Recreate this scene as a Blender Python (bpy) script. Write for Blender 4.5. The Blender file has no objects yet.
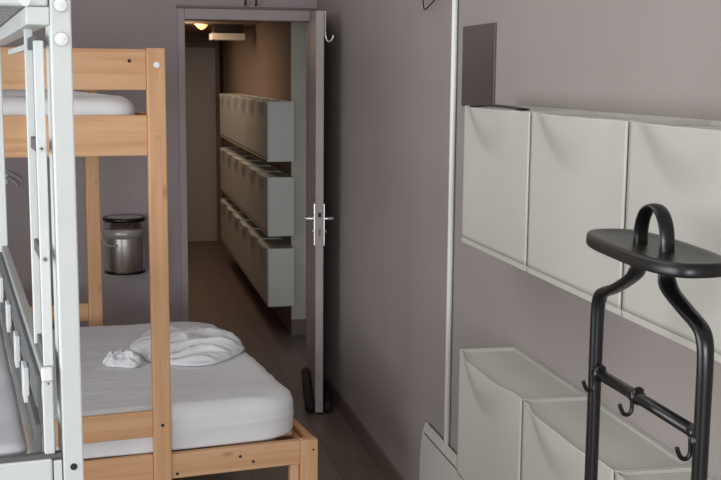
import bpy, bmesh, math, random
from mathutils import Vector, Matrix, noise

random.seed(7)
SC = bpy.context.scene
COL = SC.collection
PI = math.pi

# ------------------------------------------------------------------ helpers
def link(name, bm, mat, parent=None, smooth=False, loc=(0, 0, 0), recalc=True):
    if recalc:
        bmesh.ops.recalc_face_normals(bm, faces=bm.faces[:])
    me = bpy.data.meshes.new(name)
    bm.to_mesh(me); bm.free()
    mats = mat if isinstance(mat, (list, tuple)) else [mat]
    for m in mats:
        me.materials.append(m)
    if smooth:
        for p in me.polygons:
            p.use_smooth = True
    o = bpy.data.objects.new(name, me)
    COL.objects.link(o)
    o.location = loc
    if parent:
        o.parent = parent
    return o

def thing(name, label, cat, loc=(0, 0, 0), rotz=0.0, group=None):
    o = bpy.data.objects.new(name, None)
    o.empty_display_size = 0.1
    COL.objects.link(o)
    o.location = loc
    o.rotation_euler = (0, 0, rotz)
    tag(o, label, cat, group)
    return o

def tag(o, label, cat, group=None):
    o['label'] = label
    o['category'] = cat
    if group:
        o['group'] = group
    return o

def struct(name, bm, mat, parent=None, smooth=False, label=None):
    o = link(name, bm, mat, parent, smooth)
    if parent is None:
        o['kind'] = 'structure'
    if label:
        o['label'] = label
    return o

def box(bm, x0, x1, y0, y1, z0, z1, bev=0.0, seg=2):
    r = bmesh.ops.create_cube(bm, size=1.0)
    vs = r['verts']
    for v in vs:
        v.co.x = x0 if v.co.x < 0 else x1
        v.co.y = y0 if v.co.y < 0 else y1
        v.co.z = z0 if v.co.z < 0 else z1
    if bev > 0:
        es = list({e for v in vs for e in v.link_edges})
        bmesh.ops.bevel(bm, geom=es, offset=bev, segments=seg, affect='EDGES', profile=0.5)

def boxes(*args, bev=0.0):
    bm = bmesh.new()
    for a in args:
        box(bm, *a, bev=bev)
    return bm

def sweep(bm, pts, rads, n=12, up=(0, 0, 1), closed=False, caps=True, square=False):
    """tube through pts; rads = r or list of (a,b): a along the 'side' axis, b along the other"""
    pts = [Vector(p) for p in pts]
    N = len(pts)
    if not isinstance(rads, (list, tuple)):
        rads = [(rads, rads)] * N
    elif not isinstance(rads[0], (list, tuple)):
        rads = [tuple(rads)] * N
    rings = []
    prev = None
    for i, p in enumerate(pts):
        if closed:
            t = pts[(i + 1) % N] - pts[i - 1]
        else:
            t = pts[min(i + 1, N - 1)] - pts[max(i - 1, 0)]
        t.normalize()
        if prev is None:
            s = Vector(up).cross(t)
            if s.length < 1e-4:
                s = Vector((1, 0, 0)).cross(t)
            s.normalize()
        else:
            s = prev - t * prev.dot(t)
            s.normalize()
        prev = s
        w = t.cross(s)
        a, b = rads[i]
        ring = []
        for k in range(n):
            th = 2 * PI * k / n + (PI / 4 if square else 0)
            f = math.sqrt(2) if square else 1.0
            ring.append(bm.verts.new(p + s * (a * f * math.cos(th)) + w * (b * f * math.sin(th))))
        rings.append(ring)
    M = N if closed else N - 1
    for i in range(M):
        A, B = rings[i], rings[(i + 1) % N]
        for k in range(n):
            bm.faces.new((A[k], A[(k + 1) % n], B[(k + 1) % n], B[k]))
    if caps and not closed:
        bm.faces.new(rings[0]); bm.faces.new(rings[-1])

def cyl(bm, a, b, r, n=20, r2=None):
    sweep(bm, [a, b], [(r, r), (r2 or r, r2 or r)], n=n)

def lathe(bm, prof, n=40, c=(0, 0, 0)):
    rings = []
    for r, z in prof:
        rings.append([bm.verts.new((c[0] + r * math.cos(2 * PI * k / n), c[1] + r * math.sin(2 * PI * k / n), c[2] + z)) for k in range(n)])
    for A, B in zip(rings, rings[1:]):
        for k in range(n):
            bm.faces.new((A[k], A[(k + 1) % n], B[(k + 1) % n], B[k]))
    return rings

def spline(pts, n=8):
    """Catmull-Rom through points (tuples of any length)"""
    out = []
    P = [pts[0]] + list(pts) + [pts[-1]]
    for i in range(1, len(P) - 2):
        p0, p1, p2, p3 = P[i - 1], P[i], P[i + 1], P[i + 2]
        for k in range(n):
            t = k / n
            out.append(tuple(0.5 * (2 * b + (c - a) * t + (2 * a - 5 * b + 4 * c - d) * t * t + (-a + 3 * b - 3 * c + d) * t ** 3)
                             for a, b, c, d in zip(p0, p1, p2, p3)))
    out.append(tuple(pts[-1]))
    return out

def soft_box(size, r, cuts, disp=None, rp=None, rb=None):
    """cushion-like rounded box centred on the origin; rp = plan radius of the upright corners"""
    bm = bmesh.new()
    bmesh.ops.create_cube(bm, size=1.0)
    bmesh.ops.subdivide_edges(bm, edges=bm.edges[:], cuts=cuts, use_grid_fill=True)
    sx, sy, sz = size
    for v in bm.verts:
        p = Vector((v.co.x, v.co.y, v.co.z))
        # concentrate loops towards the borders so that the round-over is smooth
        q = Vector([math.copysign(0.5 * (1 - (1 - abs(2 * c)) ** 1.35), c) for c in p])
        q = Vector((q.x * sx, q.y * sy, q.z * sz))
        if rp:
            ix = max(-sx / 2 + rp, min(sx / 2 - rp, q.x)); iy = max(-sy / 2 + rp, min(sy / 2 - rp, q.y))
            d = Vector((q.x - ix, q.y - iy))
            if d.x != 0 and d.y != 0:
                m = max(abs(d.x), abs(d.y))
                L = d.length
                d = d * (m / L)
                q.x, q.y = ix + d.x, iy + d.y
        # vertical round over (shrink plan towards top and bottom)
        rz = r if q.z > 0 or not rb else rb
        iz = max(-sz / 2 + rz, min(sz / 2 - rz, q.z))
        dz = q.z - iz
        rr = abs(dz) / rz
        shrink = rz * (1 - math.sqrt(max(0.0, 1 - rr * rr)))
        q.x -= q.x / (sx / 2) * shrink
        q.y -= q.y / (sy / 2) * shrink
        v.co = q
    bm.normal_update()
    if disp:
        offs = [(v, v.normal.copy() * disp(v.co, v.normal)) for v in bm.verts]
        for v, o in offs:
            v.co += o
    return bm

def ridged(p, s):
    return 1 - abs(noise.noise(Vector((p[0] * s[0], p[1] * s[1], p[2] * s[2])))) * 2

# ------------------------------------------------------------------ materials
def s2l(c):
    return tuple(((x / 255) / 12.92 if x / 255 <= 0.04045 else (((x / 255) + 0.055) / 1.055) ** 2.4) for x in c) + (1.0,)

def mat(name, col, rough=0.6, metal=0.0, spec=0.5, noise_amt=0.06, noise_scale=6.0, stretch=(1, 1, 1), bump=0.0, bump_scale=40.0,
        bump_stretch=(1, 1, 1), emit=None, emit_s=0.0):
    m = bpy.data.materials.new(name)
    m.use_nodes = True
    nt = m.node_tree
    b = nt.nodes['Principled BSDF']
    b.inputs['Roughness'].default_value = rough
    b.inputs['Metallic'].default_value = metal
    b.inputs['Specular IOR Level'].default_value = spec
    tc = nt.nodes.new('ShaderNodeTexCoord')
    mp = nt.nodes.new('ShaderNodeMapping'); mp.inputs['Scale'].default_value = stretch
    nt.links.new(tc.outputs['Object'], mp.inputs['Vector'])
    nz = nt.nodes.new('ShaderNodeTexNoise'); nz.inputs['Scale'].default_value = noise_scale; nz.inputs['Detail'].default_value = 5
    nt.links.new(mp.outputs[0], nz.inputs['Vector'])
    rp = nt.nodes.new('ShaderNodeValToRGB')
    rp.color_ramp.elements[0].position = 0.3; rp.color_ramp.elements[1].position = 0.7
    c = col if len(col) == 4 else s2l(col)
    rp.color_ramp.elements[0].color = tuple(x * (1 - noise_amt) for x in c[:3]) + (1,)
    rp.color_ramp.elements[1].color = tuple(min(1, x * (1 + noise_amt)) for x in c[:3]) + (1,)
    nt.links.new(nz.outputs['Fac'], rp.inputs['Fac'])
    nt.links.new(rp.outputs['Color'], b.inputs['Base Color'])
    if bump > 0:
        mp2 = nt.nodes.new('ShaderNodeMapping'); mp2.inputs['Scale'].default_value = bump_stretch
        nt.links.new(tc.outputs['Object'], mp2.inputs['Vector'])
        n2 = nt.nodes.new('ShaderNodeTexNoise'); n2.inputs['Scale'].default_value = bump_scale; n2.inputs['Detail'].default_value = 4
        nt.links.new(mp2.outputs[0], n2.inputs['Vector'])
        bp = nt.nodes.new('ShaderNodeBump'); bp.inputs['Strength'].default_value = bump; bp.inputs['Distance'].default_value = 0.01
        nt.links.new(n2.outputs['Fac'], bp.inputs['Height'])
        nt.links.new(bp.outputs['Normal'], b.inputs['Normal'])
    if emit:
        b.inputs['Emission Color'].default_value = s2l(emit)
        b.inputs['Emission Strength'].default_value = emit_s
    return m

def pine(name, axis, light=(213, 170, 131), dark=(198, 149, 108)):
    m = bpy.data.materials.new(name); m.use_nodes = True
    nt = m.node_tree; N = nt.nodes; L = nt.links
    b = N['Principled BSDF']; b.inputs['Roughness'].default_value = 0.5; b.inputs['Specular IOR Level'].default_value = 0.3
    tc = N.new('ShaderNodeTexCoord')
    oi = N.new('ShaderNodeObjectInfo')
    mul = N.new('ShaderNodeMath'); mul.operation = 'MULTIPLY'; mul.inputs[1].default_value = 7.0
    L.new(oi.outputs['Random'], mul.inputs[0])
    add = N.new('ShaderNodeVectorMath'); add.operation = 'ADD'
    L.new(tc.outputs['Object'], add.inputs[0]); L.new(mul.outputs[0], add.inputs[1])
    mp = N.new('ShaderNodeMapping')
    sc = [26.0, 26.0, 26.0]; sc['xyz'.index(axis)] = 1.3
    mp.inputs['Scale'].default_value = sc
    L.new(add.outputs[0], mp.inputs['Vector'])
    nz = N.new('ShaderNodeTexNoise'); nz.inputs['Scale'].default_value = 1.6; nz.inputs['Detail'].default_value = 6; nz.inputs['Distortion'].default_value = 0.5
    L.new(mp.outputs[0], nz.inputs['Vector'])
    rp = N.new('ShaderNodeValToRGB')
    rp.color_ramp.elements[0].position = 0.3; rp.color_ramp.elements[0].color = s2l(dark)
    rp.color_ramp.elements[1].position = 0.62; rp.color_ramp.elements[1].color = s2l(light)
    L.new(nz.outputs['Fac'], rp.inputs['Fac'])
    # knots
    mp2 = N.new('ShaderNodeMapping'); sc2 = [7.0, 7.0, 7.0]; sc2['xyz'.index(axis)] = 2.6
    mp2.inputs['Scale'].default_value = sc2
    L.new(add.outputs[0], mp2.inputs['Vector'])
    vo = N.new('ShaderNodeTexVoronoi'); vo.inputs['Scale'].default_value = 1.1
    L.new(mp2.outputs[0], vo.inputs['Vector'])
    r2 = N.new('ShaderNodeValToRGB')
    r2.color_ramp.elements[0].position = 0.03; r2.color_ramp.elements[0].color = (1, 1, 1, 1)
    r2.color_ramp.elements[1].position = 0.11; r2.color_ramp.elements[1].color = (0, 0, 0, 1)
    L.new(vo.outputs['Distance'], r2.inputs['Fac'])
    mx = N.new('ShaderNodeMix'); mx.data_type = 'RGBA'
    L.new(r2.outputs['Color'], mx.inputs['Factor']); L.new(rp.outputs['Color'], mx.inputs['A'])
    mx.inputs['B'].default_value = s2l((118, 66, 36))
    L.new(mx.outputs['Result'], b.inputs['Base Color'])
    bp = N.new('ShaderNodeBump'); bp.inputs['Strength'].default_value = 0.12; bp.inputs['Distance'].default_value = 0.004
    L.new(nz.outputs['Fac'], bp.inputs['Height']); L.new(bp.outputs['Normal'], b.inputs['Normal'])
    return m

def floor_mat():
    m = bpy.data.materials.new('dark_laminate'); m.use_nodes = True
    nt = m.node_tree; N = nt.nodes; L = nt.links
    b = N['Principled BSDF']; b.inputs['Roughness'].default_value = 0.42; b.inputs['Specular IOR Level'].default_value = 0.35
    tc = N.new('ShaderNodeTexCoord')
    mp = N.new('ShaderNodeMapping'); mp.inputs['Rotation'].default_value = (0, 0, PI / 2)
    L.new(tc.outputs['Object'], mp.inputs['Vector'])
    br = N.new('ShaderNodeTexBrick'); br.inputs['Scale'].default_value = 1.0
    br.inputs['Brick Width'].default_value = 1.2; br.inputs['Row Height'].default_value = 0.19; br.inputs['Mortar Size'].default_value = 0.002
    br.inputs['Color1'].default_value = s2l((122, 106, 100)); br.inputs['Color2'].default_value = s2l((112, 97, 91)); br.inputs['Mortar'].default_value = s2l((78, 66, 62))
    L.new(mp.outputs[0], br.inputs['Vector'])
    mp2 = N.new('ShaderNodeMapping'); mp2.inputs['Scale'].default_value = (30, 1.5, 1)
    L.new(tc.outputs['Object'], mp2.inputs['Vector'])
    nz = N.new('ShaderNodeTexNoise'); nz.inputs['Scale'].default_value = 1.5; nz.inputs['Detail'].default_value = 6
    L.new(mp2.outputs[0], nz.inputs['Vector'])
    rp = N.new('ShaderNodeValToRGB'); rp.color_ramp.elements[0].color = (0.78, 0.78, 0.78, 1); rp.color_ramp.elements[1].color = (1.12, 1.1, 1.1, 1)
    L.new(nz.outputs['Fac'], rp.inputs['Fac'])
    mx = N.new('ShaderNodeMix'); mx.data_type = 'RGBA'; mx.blend_type = 'MULTIPLY'; mx.inputs['Factor'].default_value = 1.0
    L.new(br.outputs['Color'], mx.inputs['A']); L.new(rp.outputs['Color'], mx.inputs['B'])
    L.new(mx.outputs['Result'], b.inputs['Base Color'])
    return m

WALL = (158, 147, 148)
M = dict(
    wall=mat('mauve_wall_paint', WALL, 0.85, spec=0.2, noise_amt=0.045, noise_scale=1.6, bump=0.12, bump_scale=60),
    wallr=mat('grey_mauve_wall_paint', (158, 150, 146), 0.85, spec=0.2, noise_amt=0.045, noise_scale=1.6, bump=0.12, bump_scale=60),
    trim=mat('mauve_trim_paint', (160, 148, 149), 0.55, noise_amt=0.03),
    door=mat('door_paint', (164, 150, 150), 0.5, noise_amt=0.03),
    ceil=mat('ceiling_white', (205, 200, 196), 0.9, noise_amt=0.02),
    base=mat('brown_baseboard', (108, 93, 86), 0.5, noise_amt=0.08, stretch=(20, 1.5, 20)),
    floor=floor_mat(),
    hall=mat('hall_wall_paint', (136, 116, 102), 0.85, spec=0.2, noise_amt=0.04, noise_scale=1.5),
    hallwhite=mat('pale_hall_paint', (184, 180, 166), 0.8, spec=0.2, noise_amt=0.03),
    halldoor=mat('grey_hall_door_paint', (176, 168, 162), 0.6, noise_amt=0.03),
    plastic=mat('white_plastic', (187, 185, 178), 0.45, noise_amt=0.012, noise_scale=3),
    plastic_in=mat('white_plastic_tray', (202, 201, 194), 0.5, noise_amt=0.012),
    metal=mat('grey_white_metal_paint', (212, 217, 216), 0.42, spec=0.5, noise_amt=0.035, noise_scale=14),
    metal_dark=mat('shaded_grey_metal_paint', (150, 152, 152), 0.5, noise_amt=0.05),  # darker copy of the metal paint, shade put into the colour
    gap=mat('dark_gap_rubber', (42, 42, 44), 0.8),
    midgrey=mat('grey_edge_strip', (92, 92, 95), 0.6, noise_amt=0.05),  # also the painted shade of the guard rail and the mattress gap
    cap=mat('white_bolt_plastic', (238, 240, 238), 0.4, noise_amt=0.01),
    steel=mat('zinc_bolt', (150, 152, 152), 0.35, metal=0.8),
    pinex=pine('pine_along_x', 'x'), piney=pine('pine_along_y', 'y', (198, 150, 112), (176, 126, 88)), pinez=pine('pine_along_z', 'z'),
    sheet=mat('white_sheet', (226, 227, 230), 0.9, spec=0.1, noise_amt=0.03, noise_scale=5, bump=0.35, bump_scale=9, bump_stretch=(1, 3.5, 2)),
    greysheet=mat('grey_sheet', (196, 196, 200), 0.9, spec=0.1, noise_amt=0.05, noise_scale=3, bump=0.25, bump_scale=8),
    duvet=mat('white_duvet', (228, 229, 233), 0.9, spec=0.1, noise_amt=0.03, noise_scale=8, bump=0.5, bump_scale=22, bump_stretch=(0.8, 2.2, 1.5)),
    darkmat=mat('dark_grey_mattress', (96, 96, 98), 0.9, noise_amt=0.1),
    black=mat('black_lacquered_tube', (17, 17, 19), 0.28, spec=0.5, noise_amt=0.1, noise_scale=30),
    blackp=mat('black_worn_plastic', (20, 19, 19), 0.34, spec=0.5, noise_amt=0.25, noise_scale=45, bump=0.05, bump_scale=80),
    foam=mat('black_foam', (24, 23, 24), 0.8, noise_amt=0.15, noise_scale=40),
    chrome=mat('brushed_steel', (214, 212, 208), 0.26, metal=1.0, noise_amt=0.05, stretch=(1, 1, 0.05), noise_scale=60),
    darkrim=mat('dark_steel_rim', (60, 56, 55), 0.3, metal=0.9),
    clear=mat('pale_band', (168, 162, 158), 0.35, metal=0.35),
    alu=mat('silver_handle', (225, 224, 222), 0.25, metal=0.7),
    mirror=mat('mirror_glass', (205, 198, 190), 0.05, metal=1.0, noise_amt=0.0),
    mirredge=mat('mirror_edge', (92, 84, 80), 0.4),
    heat=mat('heater_white', (196, 193, 187), 0.45, noise_amt=0.015),
    wire=mat('black_wire', (20, 18, 18), 0.4),
    palehook=mat('pale_grey_hook', (176, 172, 172), 0.4, metal=0.3),
    lamp=mat('warm_lamp', (255, 214, 150), 0.5, emit=(255, 206, 140), emit_s=1.1),
    fixture=mat('white_box_fixture', (226, 215, 198), 0.6, noise_amt=0.02),
    duct=mat('dark_slot', (38, 34, 31), 0.8),
    glass=mat('window_glass', (230, 236, 240), 0.05),
)
g = M['glass'].node_tree.nodes['Principled BSDF']
g.inputs['Transmission Weight'].default_value = 1.0; g.inputs['IOR'].default_value = 1.01

# ------------------------------------------------------------------ the room
WX = 1.138           # right wall
BY = 6.25            # back wall
LX, RY, CZ = -2.6, -4.2, 2.55
struct('floor', boxes((LX - .1, 2.3, RY - .1, 12.0, -0.1, 0.0)), M['floor'])
struct('ceiling', boxes((LX - .1, WX + .1, RY - .1, BY + .12, CZ, CZ + .1)), M['ceil'])
struct('wall_right', boxes((WX, WX + .1, RY - .1, BY + .12, 0, CZ)), M['wallr'])
struct('wall_left', boxes((LX - .1, LX, RY - .1, BY + .12, 0, CZ)), M['wall'])
struct('wall_back', boxes((LX, .39, BY, BY + .12, 0, CZ), (.39, WX, BY, BY + .12, 2.045, CZ)), M['wall'])
# rear wall (behind the camera) with the window that lights the room
wx0, wx1, wz0, wz1 = -2.4, .8, .7, 2.4
struct('wall_rear', boxes((LX, wx0, RY - .1, RY, 0, CZ), (wx1, WX, RY - .1, RY, 0, CZ), (wx0, wx1, RY - .1, RY, 0, wz0), (wx0, wx1, RY - .1, RY, wz1, CZ)), M['wall'])
wf = bmesh.new()
for a in ((wx0, wx0 + .06, wz0, wz1), (wx1 - .06, wx1, wz0, wz1), (wx0 + .06, wx1 - .06, wz0, wz0 + .06), (wx0 + .06, wx1 - .06, wz1 - .06, wz1), ((wx0 + wx1) / 2 - .03, (wx0 + wx1) / 2 + .03, wz0 + .06, wz1 - .06)):
    box(wf, a[0], a[1], RY - .08, RY - .03, a[2], a[3], bev=.004)
win = struct('window_1', wf, M['ceil'])
link('window_pane', boxes((wx0 + .06, wx1 - .06, RY - .058, RY - .054, wz0 + .06, wz1 - .06)), M['glass'], win)

# baseboards
struct('baseboard_right', boxes((WX - .012, WX, RY, BY, 0, .09), bev=.003), M['base'])
struct('baseboard_back', boxes((LX, .384, BY - .012, BY, 0, .09), bev=.003), M['base'])
# door casing
struct('trim_1', boxes((.383, .420, BY - .018, BY + .12, 0, 2.05), (.420, 1.10, BY - .018, BY + .12, 1.992, 2.05), (1.100, WX, BY - .004, BY + .12, 0, 2.05), bev=.003), M['trim'])
struct('trim_2', boxes((.375, WX, BY - .026, BY, 2.05, 2.062), bev=.002), M['base'])

# hall behind the doorway
HX = 1.162
struct('wall_hall_right', boxes((HX, HX + .12, 7.30, 12.0, 0, 2.4)), [M['hall']])
struct('wall_hall_stub', boxes((HX, 2.2, 7.285, 7.30, 0, 2.4)), M['hallwhite'])
struct('wall_hall_far', boxes((-.3, 1.30, 11.72, 11.84, 0, 2.4)), M['hall'])
struct('wall_hall_left', boxes((-.4, -.3, BY + .12, 12.0, 0, 2.4)), M['hall'])
struct('wall_hall_side', boxes((2.0, 2.1, BY + .12, 7.3, 0, 2.4)), M['hallwhite'])
struct('ceiling_hall', boxes((-.4, 2.2, BY + .12, 12.0, 2.09, 2.2)), M['hall'])
struct('baseboard_hall', boxes((HX - .003, 2.0, 7.270, 7.285, 0, .105), bev=.003), M['base'])
d2 = struct('door_2', boxes((.2, 1.09, 11.69, 11.72, 0, 1.97), bev=.004), M['halldoor'])
struct('trim_3', boxes((.12, .2, 11.685, 11.72, 0, 2.03), (1.09, 1.15, 11.685, 11.72, 0, 2.03), (.2, 1.09, 11.685, 11.72, 1.97, 2.03), bev=.003), M['hall'])

# open room door, seen on its lock edge
p0 = Vector((1.118, 6.225)); p1 = Vector((1.016, 5.49))
dv = (p1 - p0); DL = dv.length
drot = math.atan2(dv.y, dv.x)               # local +x runs from hinge to lock edge
dm = boxes((0, DL, -.0195, .0195, .012, 2.005), bev=.002)
door = struct('door_1', dm, M['door'])
door.location = (p0.x, p0.y, 0); door.rotation_euler = (0, 0, drot)
for s in (-1, 1):                             # s=-1: left side as seen
    y = s * .0195
    bm = bmesh.new(); box(bm, DL - .068, DL - .022, min(y, y + s * .008), max(y, y + s * .008), .862, 1.072, bev=.002)
    hp = link('handle_plate', bm, M['alu'], door)
    bm = bmesh.new()
    sweep(bm, spline([(DL - .045, y, .995), (DL - .045, y + s * .03, .995), (DL - .052, y + s * .047, .995), (DL - .085, y + s * .05, .995), (DL - .15, y + s * .048, .995)], 5), .0075, n=10)
    link('lever', bm, M['alu'], hp, smooth=True)
    bm = bmesh.new(); cyl(bm, (DL - .045, y, .93), (DL - .045, y + s * .016, .93), .009, 12)
    link('keyhole', bm, M['steel'], hp, smooth=False)
link('lock_plate', boxes((DL - .001, DL + .0015, -.011, .011, .87, 1.065), bev=.0005), M['door'], door)
link('latch', boxes((DL - .001, DL + .009, -.007, .007, 1.008, 1.03), bev=.001), M['gap'], door)
link('bolt_slot', boxes((DL - .001, DL + .003, -.005, .005, .915, .95), bev=.0005), M['base'], door)
for hz in (.25, 1.05, 1.8):
    bm = bmesh.new(); cyl(bm, (-.004, .026, hz), (-.004, .026, hz + .09), .008, 12)
    link('hinge', bm, M['alu'], door)

# draft stopper hugging the foot of the door
t = thing('draft_stopper', 'black double foam draught stopper slipped under the open door', 'draught stopper', (p0.x, p0.y, 0), drot)
for s in (-1, 1):
    bm = bmesh.new(); sweep(bm, [(.02, s * .046, .036), (.04, s * .046, .034), (DL * .5, s * .046, .034), (DL - .025, s * .046, .034), (DL - .005, s * .046, .036)], [(.012, .014), (.024, .032), (.025, .033), (.024, .032), (.010, .014)], n=14)
    link('foam_tube', bm, M['foam'], t, smooth=True)
link('sole', boxes((.02, DL - .006, -.046, .046, .002, .010)), M['foam'], t)

# over-door hook
t = thing('door_hook', 'small silver hook hung over the top of the open door', 'hook', (1.0415, 5.52, 1.86))
link('strap', boxes((-.043, .0072, -.006, .006, .1455, .1485), (.0015, .0075, -.006, .006, .03, .1455)), M['alu'], t)
bm = bmesh.new()
sweep(bm, spline([(.007, 0, .05), (.009, 0, .022), (.018, 0, .006), (.03, 0, .006), (.042, 0, .02), (.045, 0, .034)], 5), .005, n=10)
link('hook', bm, M['alu'], t, smooth=True)

# ------------------------------------------------------------------ wooden bunk bed (front plane v=3.75, turned with its own axes)
def axes_root(name, label, cat, u0, v0, ang, group=None, z=0.0):
    bx = Vector((math.cos(ang), math.sin(ang))); bd = Vector((-math.sin(ang), math.cos(ang)))
    p = bx * u0 + bd * v0
    return thing(name, label, cat, (p.x, p.y, z), ang, group)

BA = 0.138057681
U0, V0 = .50, 4.6
bed = axes_root('bunk_bed', 'pine bunk bed with a double bed below and a single above', 'bunk bed', U0, V0, BA)
def wb(name, m, *a, bev=.004, parent=None):
    bm = bmesh.new()
    for q in a:
        box(bm, q[0] - U0, q[1] - U0, q[2] - V0, q[3] - V0, q[4], q[5], bev=bev)
    return link(name, bm, m, parent or bed)
LU = -.24     # left end of the single bunk
VB = 5.45     # front face of the back posts
pz = M['pinez']
post = wb('post', pz, (.655, .716, 3.75, 3.778, 0, 1.784))
for (zz, k) in ((1.73, 'c'), (1.502, 'c'), (.515, 'h')):
    bm = bmesh.new(); cyl(bm, (.686 - U0, 3.7495 - V0, zz), (.686 - U0, 3.7475 - V0 if k == 'c' else 3.7492 - V0, zz), .010 if k == 'c' else .006, 16)
    link('bolt_cap' if k == 'c' else 'screw_hole', bm, M['cap'] if (k == 'c' and zz > 1.6) else (M['pinex'] if k == 'c' else M['gap']), post)
wb('post', pz, (LU, LU + .061, 3.75, 3.778, 0, 1.784))
wb('post', pz, (.655, .719, VB, VB + .045, 0, 1.784))
wb('post', pz, (LU, LU + .061, VB, VB + .045, 0, 1.784))
px = M['pinex']
wb('rail', px, (LU + .061, .655, 3.76, 3.785, 1.648, 1.780))                      # upper head board
r2 = wb('rail', px, (LU + .061, .655, 3.758, 3.785, 1.434, 1.567))                # upper bed frame
wb('rail', px, (LU + .061, .655, 3.753, 3.774, .476, .567))                       # lower guard
r4 = wb('rail', px, (LU + .03, .655, 3.765, 3.79, .318, .408), (.655, 1.180, 3.757, 3.79, .318, .405))
wb('rail', px, (LU + .061, .655, VB + .01, VB + .035, .527, .612))
wb('rail', px, (LU + .061, .655, VB + .01, VB + .035, 1.434, 1.567))
wb('rail', px, (LU + .061, 1.20, VB + .01, VB + .035, .318, .40))
py_ = M['piney']
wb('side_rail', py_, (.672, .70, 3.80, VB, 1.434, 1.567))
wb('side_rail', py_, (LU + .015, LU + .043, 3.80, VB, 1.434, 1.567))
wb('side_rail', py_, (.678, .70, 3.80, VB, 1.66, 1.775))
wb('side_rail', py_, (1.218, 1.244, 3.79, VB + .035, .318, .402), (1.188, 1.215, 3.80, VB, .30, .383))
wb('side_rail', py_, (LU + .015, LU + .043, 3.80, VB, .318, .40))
cp = wb('corner_leg', pz, (1.180, 1.244, 3.75, 3.79, 0, .406))
bm = bmesh.new(); cyl(bm, (1.226 - U0, 3.7495 - V0, .37), (1.226 - U0, 3.7485 - V0, .37), .004, 10)
link('screw_hole', bm, M['gap'], cp)
wb('corner_leg', pz, (1.145, 1.178, 3.765, 3.80, 0, .317))
wb('corner_leg', pz, (1.180, 1.244, VB, VB + .04, 0, .406))
for zz, uu in ((.372, .958), (.348, 1.005), (.335, .735)):
    bm = bmesh.new(); cyl(bm, (uu - U0, 3.7565 - V0, zz), (uu - U0, 3.7555 - V0, zz), .0055, 10)
    link('screw_hole', bm, M['gap'], r4)
for uu in (.60,):
    bm = bmesh.new(); cyl(bm, (uu - U0, 3.7595 - V0, 1.742), (uu - U0, 3.7585 - V0, 1.742), .006, 10)
    link('screw_hole', bm, M['gap'], r2)
for k in range(11):
    v = 3.88 + k * .148
    wb('slat', px, (LU + .045, 1.186, v, v + .07, .386, .403), bev=.002)
    wb('slat', px, (LU + .045, .672, v, v + .07, 1.462, 1.478), bev=.002)

def sheet_disp(seed, amp):
    def f(p, n):
        q = p + Vector((seed, seed * 2, 0))
        d = amp * noise.noise(Vector((q.x * 2.2, q.y * 2.5, q.z * 3)))
        d += amp * .6 * (ridged(q, (3.0, 11.0, 8.0)) ** 3 if n.z > .5 else ridged(q, (2.0, 9.0, 9.0)) ** 3) - amp * .2
        return d
    return f

def mattress(name, label, u0, u1, v0, v1, z0, z1, r, rp, ang, m, seed, amp=.006, cuts=36, rb=None):
    o = axes_root(name, label, 'mattress', (u0 + u1) / 2, (v0 + v1) / 2, ang, z=z0)
    COL.objects.unlink(o); bpy.data.objects.remove(o)
    bm = soft_box((u1 - u0, v1 - v0, z1 - z0), r, cuts, sheet_disp(seed, amp), rp, rb)
    for v in bm.verts:
        v.co.z = max(0.0, v.co.z + (z1 - z0) / 2)
    me = link(name, bm, m, smooth=True)
    bx = Vector((math.cos(ang), math.sin(ang))); bd = Vector((-math.sin(ang), math.cos(ang)))
    p = bx * ((u0 + u1) / 2) + bd * ((v0 + v1) / 2)
    me.location = (p.x, p.y, z0); me.rotation_euler = (0, 0, ang)
    return tag(me, label, 'mattress')

mattress('mattress', 'thick double mattress under a white fitted sheet on the lower pine bed', LU + .065, 1.205, 3.788, 5.22, .4085, .562, .058, .16, BA, M['sheet'], 3.1, rb=.010)
mattress('mattress', 'thin white mattress on the upper bunk of the pine bed', LU + .07, .632, 3.80, 5.40, 1.484, 1.625, .05, .08, BA, M['sheet'], 8.4, amp=.004, cuts=24)

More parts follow.
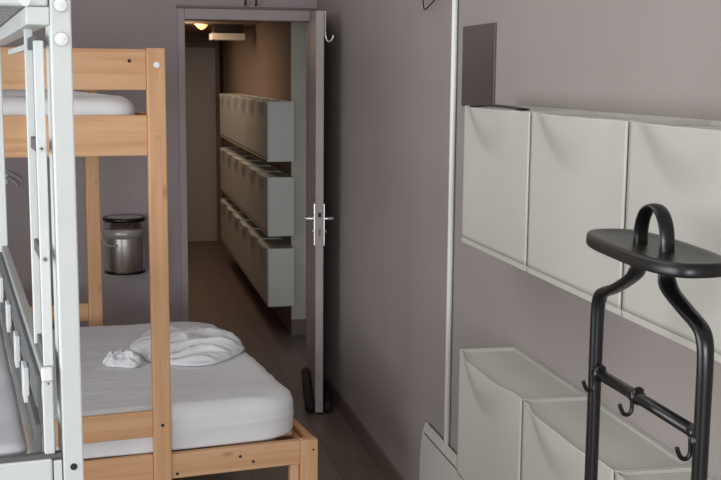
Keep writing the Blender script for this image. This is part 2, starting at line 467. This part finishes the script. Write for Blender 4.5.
# rumpled duvet and a small crumpled cloth on the lower mattress
def bundle(name, label, cat, uc, vc, pts, z, h, seed, amp, m, rot=0.0, sc=(4, 15)):
    """cloth heap over a hand-drawn plan outline, with ridged folds"""
    K = len(pts)
    def rad(th):
        a = (th / (2 * PI)) % 1.0 * K
        i = int(a) % K; t = a - int(a); t = t * t * (3 - 2 * t)
        return pts[i] * (1 - t) + pts[(i + 1) % K] * t
    bm = bmesh.new(); NR, NT = 46, 150
    rows_ = []
    for i in range(NR + 1):
        row = []
        f = i / NR
        for k in range(NT):
            th = 2 * PI * k / NT
            wob = 1 + .05 * noise.noise(Vector((math.cos(th) * 3 + seed, math.sin(th) * 3, 1.7)))
            r = rad(th) * wob * f
            x, y = r * math.cos(th), r * math.sin(th)
            q = Vector((x + seed, y - seed, seed))
            wq = q + Vector((.05 * noise.noise(q * 8), .05 * noise.noise(q * 6 + Vector((5, 1, 2))), 0))
            dome = (1 - f ** 3.2) ** .6
            fold = (ridged((wq.x, wq.y, seed), (sc[0], sc[1], 1)) ** 2 - .4) * amp
            fold += (ridged((wq.x + 3, wq.y * 1.0, seed), (sc[0] * 2.3, sc[1] * 1.9, 1)) ** 2 - .4) * amp * .6
            lump = .35 * h * noise.noise(q * 5)
            zz = max(.0012, dome * (h + lump) + fold * min(1, (1 - f) * 7))
            if i == NR: zz = .0008
            row.append(bm.verts.new((x, y, zz)))
        rows_.append(row)
    for A, B in zip(rows_[1:], rows_[2:]):
        for k in range(NT):
            bm.faces.new((A[k], A[(k + 1) % NT], B[(k + 1) % NT], B[k]))
    bm.faces.new(rows_[1]); bm.faces.new(rows_[-1])
    for v in rows_[0]: bm.verts.remove(v)
    o = link(name, bm, m, smooth=True)
    bx = Vector((math.cos(BA), math.sin(BA))); bd = Vector((-math.sin(BA), math.cos(BA)))
    p = bx * uc + bd * vc
    o.location = (p.x, p.y, z); o.rotation_euler = (0, 0, BA + rot)
    return tag(o, label, cat)
bundle('duvet', 'white rumpled duvet bundled on the double mattress behind the pine post', 'duvet', .94, 4.55, [.24, .31, .42, .27, .19, .22, .25, .22], .567, .046, 2.3, .027, M['duvet'], rot=.0, sc=(2.6, 16))
bundle('pillowcase', 'small crumpled white cloth lying left of the bundled duvet', 'pillowcase', .665, 4.44, [.05, .06, .075, .09, .075, .06, .085, .07], .565, .038, 6.6, .022, M['duvet'], rot=.3, sc=(14, 22))

# ------------------------------------------------------------------ metal bunk bed, front left
MA = .128
MU, MV = -.25, 2.7
mb = axes_root('metal_bunk_bed', 'pale grey steel bunk bed with a ladder at the front left', 'bunk bed', MU, MV, MA)
def mbx(name, m, *a, bev=.002, parent=None):
    bm = bmesh.new()
    for q in a:
        box(bm, q[0] - MU, q[1] - MU, q[2] - MV, q[3] - MV, q[4], q[5], bev=bev)
    return link(name, bm, m, parent or mb)
def mcyl(name, m, a, b, r, parent=None, n=20):
    bm = bmesh.new(); cyl(bm, (a[0] - MU, a[1] - MV, a[2]), (b[0] - MU, b[1] - MV, b[2]), r, n)
    return link(name, bm, m, parent or mb)
MVE = 3.52
me_ = M['metal']
pst = mbx('post', me_, (.1685, .2035, 2.0, 2.10, 0, 2.12), bev=.003)
for zz in (1.8135, 1.757):
    c = mcyl('bolt', M['cap'], (.1855, 2.0, zz), (.1855, 1.994, zz), .0105, pst)
    mcyl('bolt_head', M['cap'], (.1855, 1.995, zz), (.1855, 1.990, zz), .0045, c)
    mcyl('bolt_rim', M['steel'], (.1855, 2.0, zz), (.1855, 1.997, zz), .0125, c)
mcyl('bolt_hole', M['gap'], (.186, 2.0, 1.009), (.186, 1.9985, 1.009), .0062, pst)
mbx('post', me_, (-.72, -.685, 2.0, 2.10, 0, 2.12), bev=.003)
mbx('post', me_, (.120, .155, MVE, MVE + .04, 0, 2.12), bev=.003)
mbx('post', me_, (-.72, -.685, MVE, MVE + .04, 0, 2.12), bev=.003)
# lower end rail and frame
mbx('end_rail', me_, (-.685, .150, 2.003, 2.033, .955, 1.026), bev=.004)
mbx('end_rail', M['midgrey'], (-.685, .166, 2.006, 2.024, 1.0265, 1.0345), bev=.001)  # dark strip standing in for the shadow gap between rail and mattress
mbx('rail_bracket', me_, (.152, .1665, 2.004, 2.03, .95, 1.022), bev=.002)
mbx('side_rail', me_, (.125, .155, 2.05, MVE, .96, 1.01), bev=.002)
mbx('side_rail', me_, (-.715, -.685, 2.10, MVE, .96, 1.01), bev=.002)
mbx('end_rail', me_, (-.685, .12, MVE + .005, MVE + .03, .96, 1.026), bev=.003)
# guard rail on the right side of the lower bunk; its inner shade is put into darker greys
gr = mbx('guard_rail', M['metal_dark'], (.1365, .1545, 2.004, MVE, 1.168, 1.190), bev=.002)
mbx('rail_cap', M['cap'], (.1360, .1550, 2.001, 2.016, 1.167, 1.191), bev=.003, parent=gr)
mcyl('screw', M['gap'], (.147, 2.003, 1.163), (.147, 2.0015, 1.163), .0018, gr, 10)
mbx('guard_panel', M['midgrey'], (.1285, .1365, 2.03, MVE, 1.112, 1.172), bev=.002)
mbx('guard_rail', M['midgrey'], (.124, .134, 2.02, MVE, 1.036, 1.085), bev=.002)
mbx('guard_post', me_, (.1375, .155, 2.004, 2.022, 1.035, 1.166), bev=.002)
for v in (2.22, 2.50, 2.86, 3.25):
    mbx('guard_post', me_, (.117, .1275, v, v + .06, 1.070, 1.140), bev=.002)
# ladder: two stiles and rungs
st1 = mbx('ladder_stile', me_, (.142, .1585, 2.024, 2.040, .06, 1.755), bev=.002)
st2 = mbx('ladder_stile', me_, (.139, .154, 2.205, 2.221, .06, 1.80), bev=.002)
for zz in (1.755, 1.575, 1.383, 1.20, 1.0, .8, .6, .4, .2):
    mbx('ladder_rung', M['midgrey'], (.144, .152, 2.040, 2.205, zz - .013, zz + .009), bev=.002)
for zz in (1.572, 1.380):
    b_ = mcyl('screw', M['steel'], (.150, 2.024, zz), (.150, 2.022, zz), .0048, st1)
    mcyl('screw_hole', M['gap'], (.150, 2.0222, zz), (.150, 2.0215, zz), .0022, b_, 10)
mbx('ladder_hook', me_, (.142, .154, 2.221, 2.85, 1.743, 1.754), bev=.001)
# upper bunk
mbx('end_rail', me_, (-.685, .166, 2.003, 2.033, 1.811, 1.875), bev=.004)
mcyl('bolt', M['cap'], (.130, 2.003, 1.818), (.130, 1.998, 1.818), .008)
mbx('side_rail', me_, (.130, .168, 2.003, MVE, 1.780, 1.810), bev=.002)
mbx('side_rail', me_, (-.715, -.685, 2.10, MVE, 1.780, 1.810), bev=.002)
mbx('end_rail', me_, (-.685, .12, MVE + .005, MVE + .03, 1.79, 1.87), bev=.003)
for k in range(12):
    v = 2.075 + k * .12
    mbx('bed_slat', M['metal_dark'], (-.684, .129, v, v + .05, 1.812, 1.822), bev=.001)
mattress('mattress', 'grey sheeted mattress on the lower bunk of the steel bed', -.672, .112, 2.038, MVE - .012, 1.012, 1.046, .018, .03, MA, M['greysheet'], 5.2, amp=.003, cuts=24)
mattress('mattress', 'dark mattress above the slats of the upper steel bunk', -.665, .108, 2.05, MVE - .02, 1.823, 1.94, .03, .05, MA, M['darkmat'], 1.2, amp=.002, cuts=14)

# ------------------------------------------------------------------ white shoe cabinets
CD, CW, CH, CP = .172, .513, .380, .515
def cabinet(name, label, loc, group, ref=None):
    if ref:
        r = ref.copy(); COL.objects.link(r); r.location = loc
        for ch in ref.children:
            c = ch.copy(); COL.objects.link(c); c.parent = r
        tag(r, label, 'shoe cabinet', group)
        return r
    t = thing(name, label, 'shoe cabinet', loc, 0, group)
    # local frame: x=0 at the wall, -CD at the front; y from 0 (near end) to CW (far end); z from 0
    w = .0035
    def dent(s, z):              # the lip of the front panel swells outwards at the top, s = 0..1 across
        a = 1 - ((s - .52) / .42) ** 2
        if a <= 0: return 0.0
        lim = CH - .130 * a ** .9
        if z <= lim: return 0.0
        q = min(1.0, (z - lim) / .095)
        return -.018 * (q * q * (3 - 2 * q))
    # body: two ends, back, bottom lip
    bm = boxes((-CD + .004, 0, 0, w, .004, CH), (-CD + .004, 0, CW - w, CW, .004, CH), (-.004, 0, w, CW - w, 0, CH), (-CD + .004, -.004, w, CW - w, 0, .006),
               (-CD + .001, -CD + .005, w, CW - w, 0, .014), bev=.0012)
    link('cabinet_frame', bm, M['plastic'], t)
    # front panel
    bm = bmesh.new(); ny, nz_ = 44, 40
    zb = .0145
    G = [[None] * (nz_ + 1) for _ in range(ny + 1)]
    B = [[None] * (nz_ + 1) for _ in range(ny + 1)]
    for i in range(ny + 1):
        s = i / ny
        y = w + .0015 + (CW - 2 * w - .003) * s
        for j in range(nz_ + 1):
            q = 1 - (1 - j / nz_) ** 1.3
            z = zb + (CH - .002 - zb) * q
            x = -CD + dent(s, z)
            G[i][j] = bm.verts.new((x, y, z))
            B[i][j] = bm.verts.new((x + .004, y, z))
    for i in range(ny):
        for j in range(nz_):
            bm.faces.new((G[i][j], G[i][j + 1], G[i + 1][j + 1], G[i + 1][j]))
            bm.faces.new((B[i][j], B[i + 1][j], B[i + 1][j + 1], B[i][j + 1]))
    for i in range(ny):
        bm.faces.new((G[i][0], G[i + 1][0], B[i + 1][0], B[i][0])); bm.faces.new((G[i][nz_], B[i][nz_], B[i + 1][nz_], G[i + 1][nz_]))
    for j in range(nz_):
        bm.faces.new((G[0][j], B[0][j], B[0][j + 1], G[0][j + 1])); bm.faces.new((G[ny][j], G[ny][j + 1], B[ny][j + 1], B[ny][j]))
    link('front_panel', bm, M['plastic'], t, smooth=True)
    # sunken tray on top
    bm = bmesh.new()
    F_, K_ = [], []
    zt = CH - .010
    for i in range(ny + 1):
        s = i / ny
        y = w + (CW - 2 * w) * s
        F_.append(bm.verts.new((-CD + .0045 + dent(s, CH - .003), y, zt)))
        K_.append(bm.verts.new((-.004, y, zt)))
    for i in range(ny):
        bm.faces.new((F_[i], F_[i + 1], K_[i + 1], K_[i]))
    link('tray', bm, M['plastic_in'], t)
    # thin raised inner edge at both ends and along the back
    bm = boxes((-CD + .012, -.004, w, w + .006, zt, CH - .001), (-CD + .012, -.004, CW - w - .006, CW - w, zt, CH - .001), (-.010, -.004, w + .006, CW - w - .006, zt, CH - .001), bev=.0008)
    link('rim', bm, M['plastic'], t)
    return t

Yn = [3.037 - CP * (k + 1) for k in range(3)]
g1, g2 = 'white shoe cabinets in the upper row on the right wall', 'white shoe cabinets in the lower row on the right wall'
ref = cabinet('shoe_cabinet', 'white plastic wall cabinet below the mirror, farthest in the upper row', (WX, Yn[0], 1.241), g1)
cabinet('shoe_cabinet', 'white plastic wall cabinet in the middle of the upper row', (WX, Yn[1], 1.241), g1, ref)
cabinet('shoe_cabinet', 'white plastic wall cabinet in the upper row, behind the arch of the black stand', (WX, Yn[2], 1.241), g1, ref)
cabinet('shoe_cabinet', 'white plastic cabinet beside the wall heater, farthest in the lower row', (WX, Yn[0], .550), g2, ref)
cabinet('shoe_cabinet', 'white plastic cabinet in the lower row, second from the wall heater', (WX, Yn[1], .550), g2, ref)
cabinet('shoe_cabinet', 'white plastic cabinet in the lower row, nearest the camera behind the stand legs', (WX, Yn[2], .550), g2, ref)
rows = ((1.155, 'top'), (.676, 'middle'), (.217, 'bottom'))
NC = 6
ords = ['nearest the doorway', 'second from the doorway', 'third from the doorway', 'fourth from the doorway', 'fifth from the doorway', 'farthest from the doorway']
for z, nm in rows:
    for k in range(NC):
        cabinet('shoe_cabinet', 'wall cabinet in the dim hall, %s row, %s' % (nm, ords[k]), (HX, 7.172 + k * .512, z), 'hall cabinets, %s row' % nm, ref)

# dark flat object lying in the tray of the first upper cabinet
bm = bmesh.new()
sweep(bm, spline([(.012, -.16, 0), (.012, -.08, .003), (.0, .02, .005), (-.006, .09, .003), (-.01, .155, .0)], 6), [(.018, .0035)] * 25, n=10)
for v in bm.verts:
    v.co.z += .0085
o = link('flat_strip', bm, M['blackp'], smooth=True, loc=(1.000, 2.852, 1.241 + CH - .0095))
o.rotation_euler = (0, 0, 0)
tag(o, 'flat black strip lying on top of the farthest upper wall cabinet', 'strip')

# ------------------------------------------------------------------ right wall: mirror, pipe, heater, wire hanger
t = thing('mirror', 'narrow frameless grey mirror on the right wall above the cabinets', 'mirror', (WX, 3.424, 1.606))
link('glass', boxes((-.006, -.004, -.157, .157, 0, .253), bev=.0008), M['mirror'], t)
link('backing', boxes((-.004, 0, -.158, .158, -.001, .254)), M['mirredge'], t)

bm = bmesh.new(); cyl(bm, (WX - .0125, 3.652, .43), (WX - .0125, 3.652, CZ), .0095, 16)
pp = thing('wall_pipe', 'thin white vertical pipe running up the right wall', 'pipe', (0, 0, 0))
link('pipe', bm, M['cap'], pp, smooth=True)
for zz in (2.3,):
    link('pipe_clip', boxes((WX - .024, WX, 3.640, 3.664, zz, zz + .012), bev=.002), M['plastic'], pp)

t = thing('wall_heater', 'white electric convector heater low on the right wall beside the pipe', 'heater', (WX, 3.54, 0))
bm = bmesh.new()
prof = [(-.008, .12), (-.008, .434), (-.011, .438), (-.017, .436), (-.027, .398), (-.032, .35), (-.035, .28), (-.035, .13), (-.031, .12)]
A = [bm.verts.new((x, .37, z)) for x, z in prof]; B = [bm.verts.new((x, -.55, z)) for x, z in prof]
n = len(prof)
for i in range(n):
    bm.faces.new((A[i], A[(i + 1) % n], B[(i + 1) % n], B[i]))
bm.faces.new(A); bm.faces.new(B)
bmesh.ops.bevel(bm, geom=[e for e in bm.edges], offset=.0015, segments=2, affect='EDGES')
link('heater_body', bm, M['heat'], t)
link('outlet_slot', boxes((-.0268, -.0225, -.52, .345, .402, .407)), M['midgrey'], t)
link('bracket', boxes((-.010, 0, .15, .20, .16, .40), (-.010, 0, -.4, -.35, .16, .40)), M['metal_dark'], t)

t = thing('wire_hanger', 'thin black wire hanger on the right wall at the top edge', 'hanger', (WX - .022, 3.89, 1.948))
bm = bmesh.new()
sweep(bm, spline([(0, .125, .06), (0, .118, .02), (0, .105, -.008), (0, .09, -.013), (0, .06, -.008), (0, .0, .006), (0, -.10, .03), (0, -.27, .07), (0, -.29, .09), (0, -.27, .105), (0, -.12, .20), (0, -.02, .25), (0, .07, .21), (0, .13, .12), (0, .125, .06)], 5), .0026, n=8)
sweep(bm, spline([(0, -.02, .25), (0, -.02, .29), (0.004, -.04, .31), (.012, -.05, .30)], 5), .0026, n=8)
link('wire', bm, M['wire'], t, smooth=True)
bm = bmesh.new(); cyl(bm, (.022, -.035, .318), (-.012, -.035, .305), .004, 10)
link('nail', bm, M['wire'], t)

# ------------------------------------------------------------------ steel waste bin on the back wall
t = thing('waste_bin', 'small round stainless steel bin hung on the back wall', 'bin', (.080, BY - .14, .66))
R_ = .108
bm = bmesh.new(); rg = lathe(bm, [(.0, 0), (R_ - .012, 0), (R_ - .004, .004), (R_ - .002, .01), (R_ - .002, .16), (R_ - .002, .20)], 48)
link('bin_body', bm, M['chrome'], t, smooth=True)
bm = bmesh.new(); lathe(bm, [(R_ - .004, -.004), (R_ + .001, -.004), (R_ + .001, .010), (R_ - .003, .011)], 48)
link('base_ring', bm, M['darkrim'], t, smooth=True)
bm = bmesh.new(); lathe(bm, [(R_ - .001, .185), (R_ + .0015, .186), (R_ + .0015, .232), (R_ - .001, .233)], 48)
link('band', bm, M['clear'], t, smooth=True)
bm = bmesh.new(); lathe(bm, [(R_ - .002, .20), (R_ - .002, .272), (R_ + .003, .274), (R_ + .004, .282), (R_ + .001, .290), (R_ - .02, .292), (.0, .289)], 48)
link('lid', bm, [M['chrome']], t, smooth=True)
bm = bmesh.new(); lathe(bm, [(R_ - .001, .272), (R_ + .004, .273), (R_ + .005, .286), (R_ + .002, .291), (R_ - .012, .2925)], 48)
link('lid_rim', bm, M['darkrim'], t, smooth=True)
bm = bmesh.new()
sweep(bm, spline([(-.109, 0.0, .235), (-.118, -.02, .20), (-.110, -.045, .168), (-.083, -.085, .150), (-.045, -.112, .152)], 6), .004, n=8)
link('carry_handle', bm, M['palehook'], t, smooth=True)
link('bin_mount', boxes((-.03, .03, .100, .14, .12, .24), bev=.003), M['darkrim'], t)

# hooks on the back wall
t = thing('wall_hook', 'pale grey curved double hook on the back wall behind the steel bunk', 'hook', (-.47, BY, 1.15))
link('hook_plate', boxes((-.075, -.045, -.006, 0, -.03, .045), bev=.002), M['palehook'], t)
for zz, L_ in ((.028, .02), (-.004, .0)):
    bm = bmesh.new()
    sweep(bm, spline([(-.06, -.006, zz), (-.045, -.03, zz + .008), (-.02, -.04, zz), (.0 + L_, -.045, zz - .02 - L_ * .5), (.008 + L_, -.045, zz - .036 - L_ * .4)], 6), [(.007, .005)] * 25, n=10)
    link('prong', bm, M['palehook'], t, smooth=True)
t = thing('coat_hook', 'small dark coat hook on the back wall above the doorway', 'hook', (.76, BY, 2.13))
link('hook_plate', boxes((-.03, .06, -.008, 0, -.02, .02), bev=.002), M['gap'], t)
for x in (-.018, .04):
    bm = bmesh.new(); sweep(bm, spline([(x, -.008, -.005), (x, -.03, -.02), (x, -.045, -.045), (x, -.03, -.06), (x, -.022, -.05)], 5), .0055, n=8)
    link('prong', bm, M['gap'], t, smooth=True)

# ------------------------------------------------------------------ hall fittings
t = thing('hall_light', 'white box shaped ceiling fitting in the hall', 'ceiling light', (.943, 9.1, 2.0))
link('housing', boxes((-.13, .13, -.10, .14, -.031, .020), bev=.004), M['fixture'], t)
link('mount', boxes((-.11, .12, -.06, .10, .020, .09)), M['duct'], t)
t = thing('hall_lamp', 'small glowing warm lamp under the hall ceiling', 'lamp', (.735, 9.0, 2.09))
bm = bmesh.new(); lathe(bm, [(.052, 0), (.048, -.012), (.034, -.03), (.012, -.045), (0, -.047)], 24)
link('bulb_cover', bm, M['lamp'], t, smooth=True)
bm = bmesh.new(); lathe(bm, [(.0, 0), (.058, 0), (.058, -.008), (.05, -.008)], 24)
link('lamp_base', bm, M['fixture'], t, smooth=True)
bm = bmesh.new()
sweep(bm, spline([(1.135, 11.66, 2.085), (1.138, 11.66, 1.9), (1.14, 11.665, 1.7), (1.142, 11.66, 1.5), (1.142, 11.66, 1.3)], 5), .014, n=10)
tag(link('power_cord', bm, M['duct'], smooth=True), 'dark cord running down the far end wall of the hall', 'cord')

# ------------------------------------------------------------------ black valet stand
vs = thing('valet_stand', 'black metal clothes valet with top tray and hooks, right foreground', 'valet stand', (.80, 1.58, 0))
def off(p): return (p[0] - .80, p[1] - 1.58, p[2])
NY, FY = 1.393, 1.750
path = [  # (y, z, a(x half), b)
    (NY, .03, .0112, .0112), (NY, .6, .0112, .0112), (NY, 1.15, .0112, .0112), (NY, 1.25, .0115, .011), (NY, 1.310, .012, .0105), (NY + .004, 1.340, .0125, .010), (NY + .018, 1.357, .013, .009),
    (1.450, 1.372, .014, .008), (1.494, 1.389, .0145, .0075), (1.512, 1.403, .015, .007), (1.517, 1.424, .0125, .006), (1.518, 1.450, .0125, .005),
    (1.519, 1.468, .0125, .0045), (1.525, 1.487, .0125, .0045), (1.539, 1.503, .0125, .0045), (1.561, 1.510, .0125, .0045), (1.583, 1.503, .0125, .0045), (1.597, 1.487, .0125, .0045), (1.603, 1.468, .0125, .0045),
    (1.604, 1.450, .0125, .005), (1.605, 1.424, .0125, .006), (1.610, 1.404, .015, .007), (1.628, 1.389, .0145, .0075), (1.680, 1.364, .014, .008), (1.726, 1.348, .013, .009),
    (1.741, 1.337, .0125, .010), (FY - .002, 1.315, .012, .0105), (FY, 1.25, .0115, .011), (FY, 1.15, .0112, .0112), (FY, .6, .0112, .0112), (FY, .03, .0112, .0112)]
sp = spline(path, 5)
bm = bmesh.new()
sweep(bm, [off((.80, q[0], q[1])) for q in sp], [(q[2], q[3]) for q in sp], n=16, up=(0, 1, 0))
link('frame_tube', bm, M['black'], vs, smooth=True)
# tray
bm = bmesh.new()
cx_, cy_, hx, hy = .799, 1.566, .066, .187
NA = 72
def ring(sx, sy, z):
    out = []
    for k in range(NA):
        th = 2 * PI * k / NA
        c, s = math.cos(th), math.sin(th)
        e = 2 / 3.0
        x = math.copysign(abs(c) ** e, c) * sx; y = math.copysign(abs(s) ** e, s) * sy
        x *= 1 - .10 * max(0, s) ** 2
        out.append(bm.verts.new(off((cx_ + x + .012 * (y / hy), cy_ + y, z))))
    return out
rs = [ring(hx - .020, hy - .022, 1.4310), ring(hx - .006, hy - .006, 1.4315), ring(hx - .001, hy - .001, 1.433), ring(hx, hy, 1.436), ring(hx - .001, hy - .001, 1.4485), ring(hx - .004, hy - .004, 1.4512), ring(hx - .012, hy - .012, 1.4515),
      ring(hx - .020, hy - .022, 1.4495), ring(hx - .034, hy - .05, 1.4475)]
for A, B in zip(rs, rs[1:]):
    for k in range(NA):
        bm.faces.new((A[k], A[(k + 1) % NA], B[(k + 1) % NA], B[k]))
bm.faces.new(rs[0]); bm.faces.new(rs[-1])
link('tray', bm, M['blackp'], vs, smooth=True)
# cross bar and hooks
bm = bmesh.new(); sweep(bm, [off((.80, NY + .008, 1.206)), off((.80, FY - .008, 1.207))], .0095, n=16)
link('cross_bar', bm, M['black'], vs, smooth=True)
for y, dz in ((1.407, -.009), (1.592, 0), (1.732, 0)):
    bm = bmesh.new()
    pts = [(.806, y, 1.215), (.800, y, 1.2195), (.791, y, 1.216), (.7885, y, 1.206), (.789, y, 1.193), (.7875, y, 1.183), (.782, y, 1.1785), (.775, y, 1.181), (.7705, y, 1.189), (.768, y, 1.196)]
    sweep(bm, [off(p) for p in spline(pts, 5)], [(.0035, .0035)] * (5 * 9 + 1), n=8)
    bmesh.ops.translate(bm, verts=bm.verts[:], vec=(.003, 0, dz))
    hk = link('hook', bm, M['black'], vs, smooth=True)
    bm = bmesh.new(); sweep(bm, [off((.80, y - .008, 1.2065)), off((.80, y + .008, 1.2065))], .0118, n=16)
    link('collar', bm, M['black'], hk, smooth=True)
bm = bmesh.new(); cyl(bm, off((.7895, NY, 1.201)), off((.7865, NY, 1.201)), .004, 12)
link('screw', bm, M['steel'], vs)
for y in (NY, FY):
    bm = bmesh.new(); sweep(bm, [off((.64, y, .014)), off((.95, y, .014))], .012, n=12)
    link('foot', bm, M['black'], vs, smooth=True)
bm = bmesh.new(); sweep(bm, [off((.80, NY + .008, .35)), off((.80, FY - .008, .35))], .0085, n=12)
link('cross_bar', bm, M['black'], vs, smooth=True)

# ------------------------------------------------------------------ light
def area(name, loc, rot, sx, sy, power, col):
    l = bpy.data.lights.new(name, 'AREA'); l.shape = 'RECTANGLE'; l.size = sx; l.size_y = sy; l.energy = power; l.color = col
    o = bpy.data.objects.new(name, l); COL.objects.link(o); o.location = loc; o.rotation_euler = rot
    return o
area('window_daylight', ((wx0 + wx1) / 2, RY - .02, (wz0 + wz1) / 2), (PI / 2, 0, 0), wx1 - wx0 - .1, wz1 - wz0 - .1, 205, (.94, .98, 1.0))
area('side_fill', (LX + .02, 1.7, 1.5), (PI / 2, 0, -PI / 2), 3.0, 1.7, 104, (.94, .98, 1.0))  # added fill from the left; the left wall has no window
area('back_ceiling_fill', (.35, 4.6, CZ - .01), (0, 0, 0), .8, 2.0, 4, (1.0, .97, .95))  # added fill lifting the back of the room, no fitting there
area('tray_ceiling_fill', (.15, 2.4, CZ - .01), (0, 0, 0), 1.2, 1.6, 7, (.98, 1.0, 1.0))  # unseen overhead fill, added to brighten the cabinet trays
area('hall_ceiling_light', (.5, 9.3, 2.085), (0, 0, 0), .5, 3.0, 12.0, (1.0, .77, .56))
pl = bpy.data.lights.new('hall_glow', 'POINT'); pl.energy = 2.2; pl.color = (1.0, .74, .5); pl.shadow_soft_size = .08
o = bpy.data.objects.new('hall_glow', pl); COL.objects.link(o); o.location = (.62, 8.9, 1.98)
w = bpy.data.worlds.new('sky'); SC.world = w; w.use_nodes = True
w.node_tree.nodes['Background'].inputs[0].default_value = (.8, .9, 1.0, 1); w.node_tree.nodes['Background'].inputs[1].default_value = .6

# ------------------------------------------------------------------ camera
cam = bpy.data.cameras.new('camera'); co = bpy.data.objects.new('camera', cam); COL.objects.link(co)
cam.sensor_width = 36; cam.lens = 1138.78661 / 721 * 36; cam.clip_start = .02
R0 = Vector((0.9762537807171562, -0.2164868436086225, 0.00787414629243894))
D0 = Vector((-0.023287492082177674, -0.14101461651910283, -0.9897335856888423))
F0 = Vector((0.21537466969906513, 0.9660477858120405, -0.1427074881695855))
mw = Matrix(((R0.x, -D0.x, -F0.x, 0), (R0.y, -D0.y, -F0.y, 0), (R0.z, -D0.z, -F0.z, 1.70), (0, 0, 0, 1)))
co.matrix_world = mw
SC.camera = co
SC.view_settings.view_transform = 'Standard'
SC.view_settings.look = 'None'
SC.view_settings.exposure = 0.0
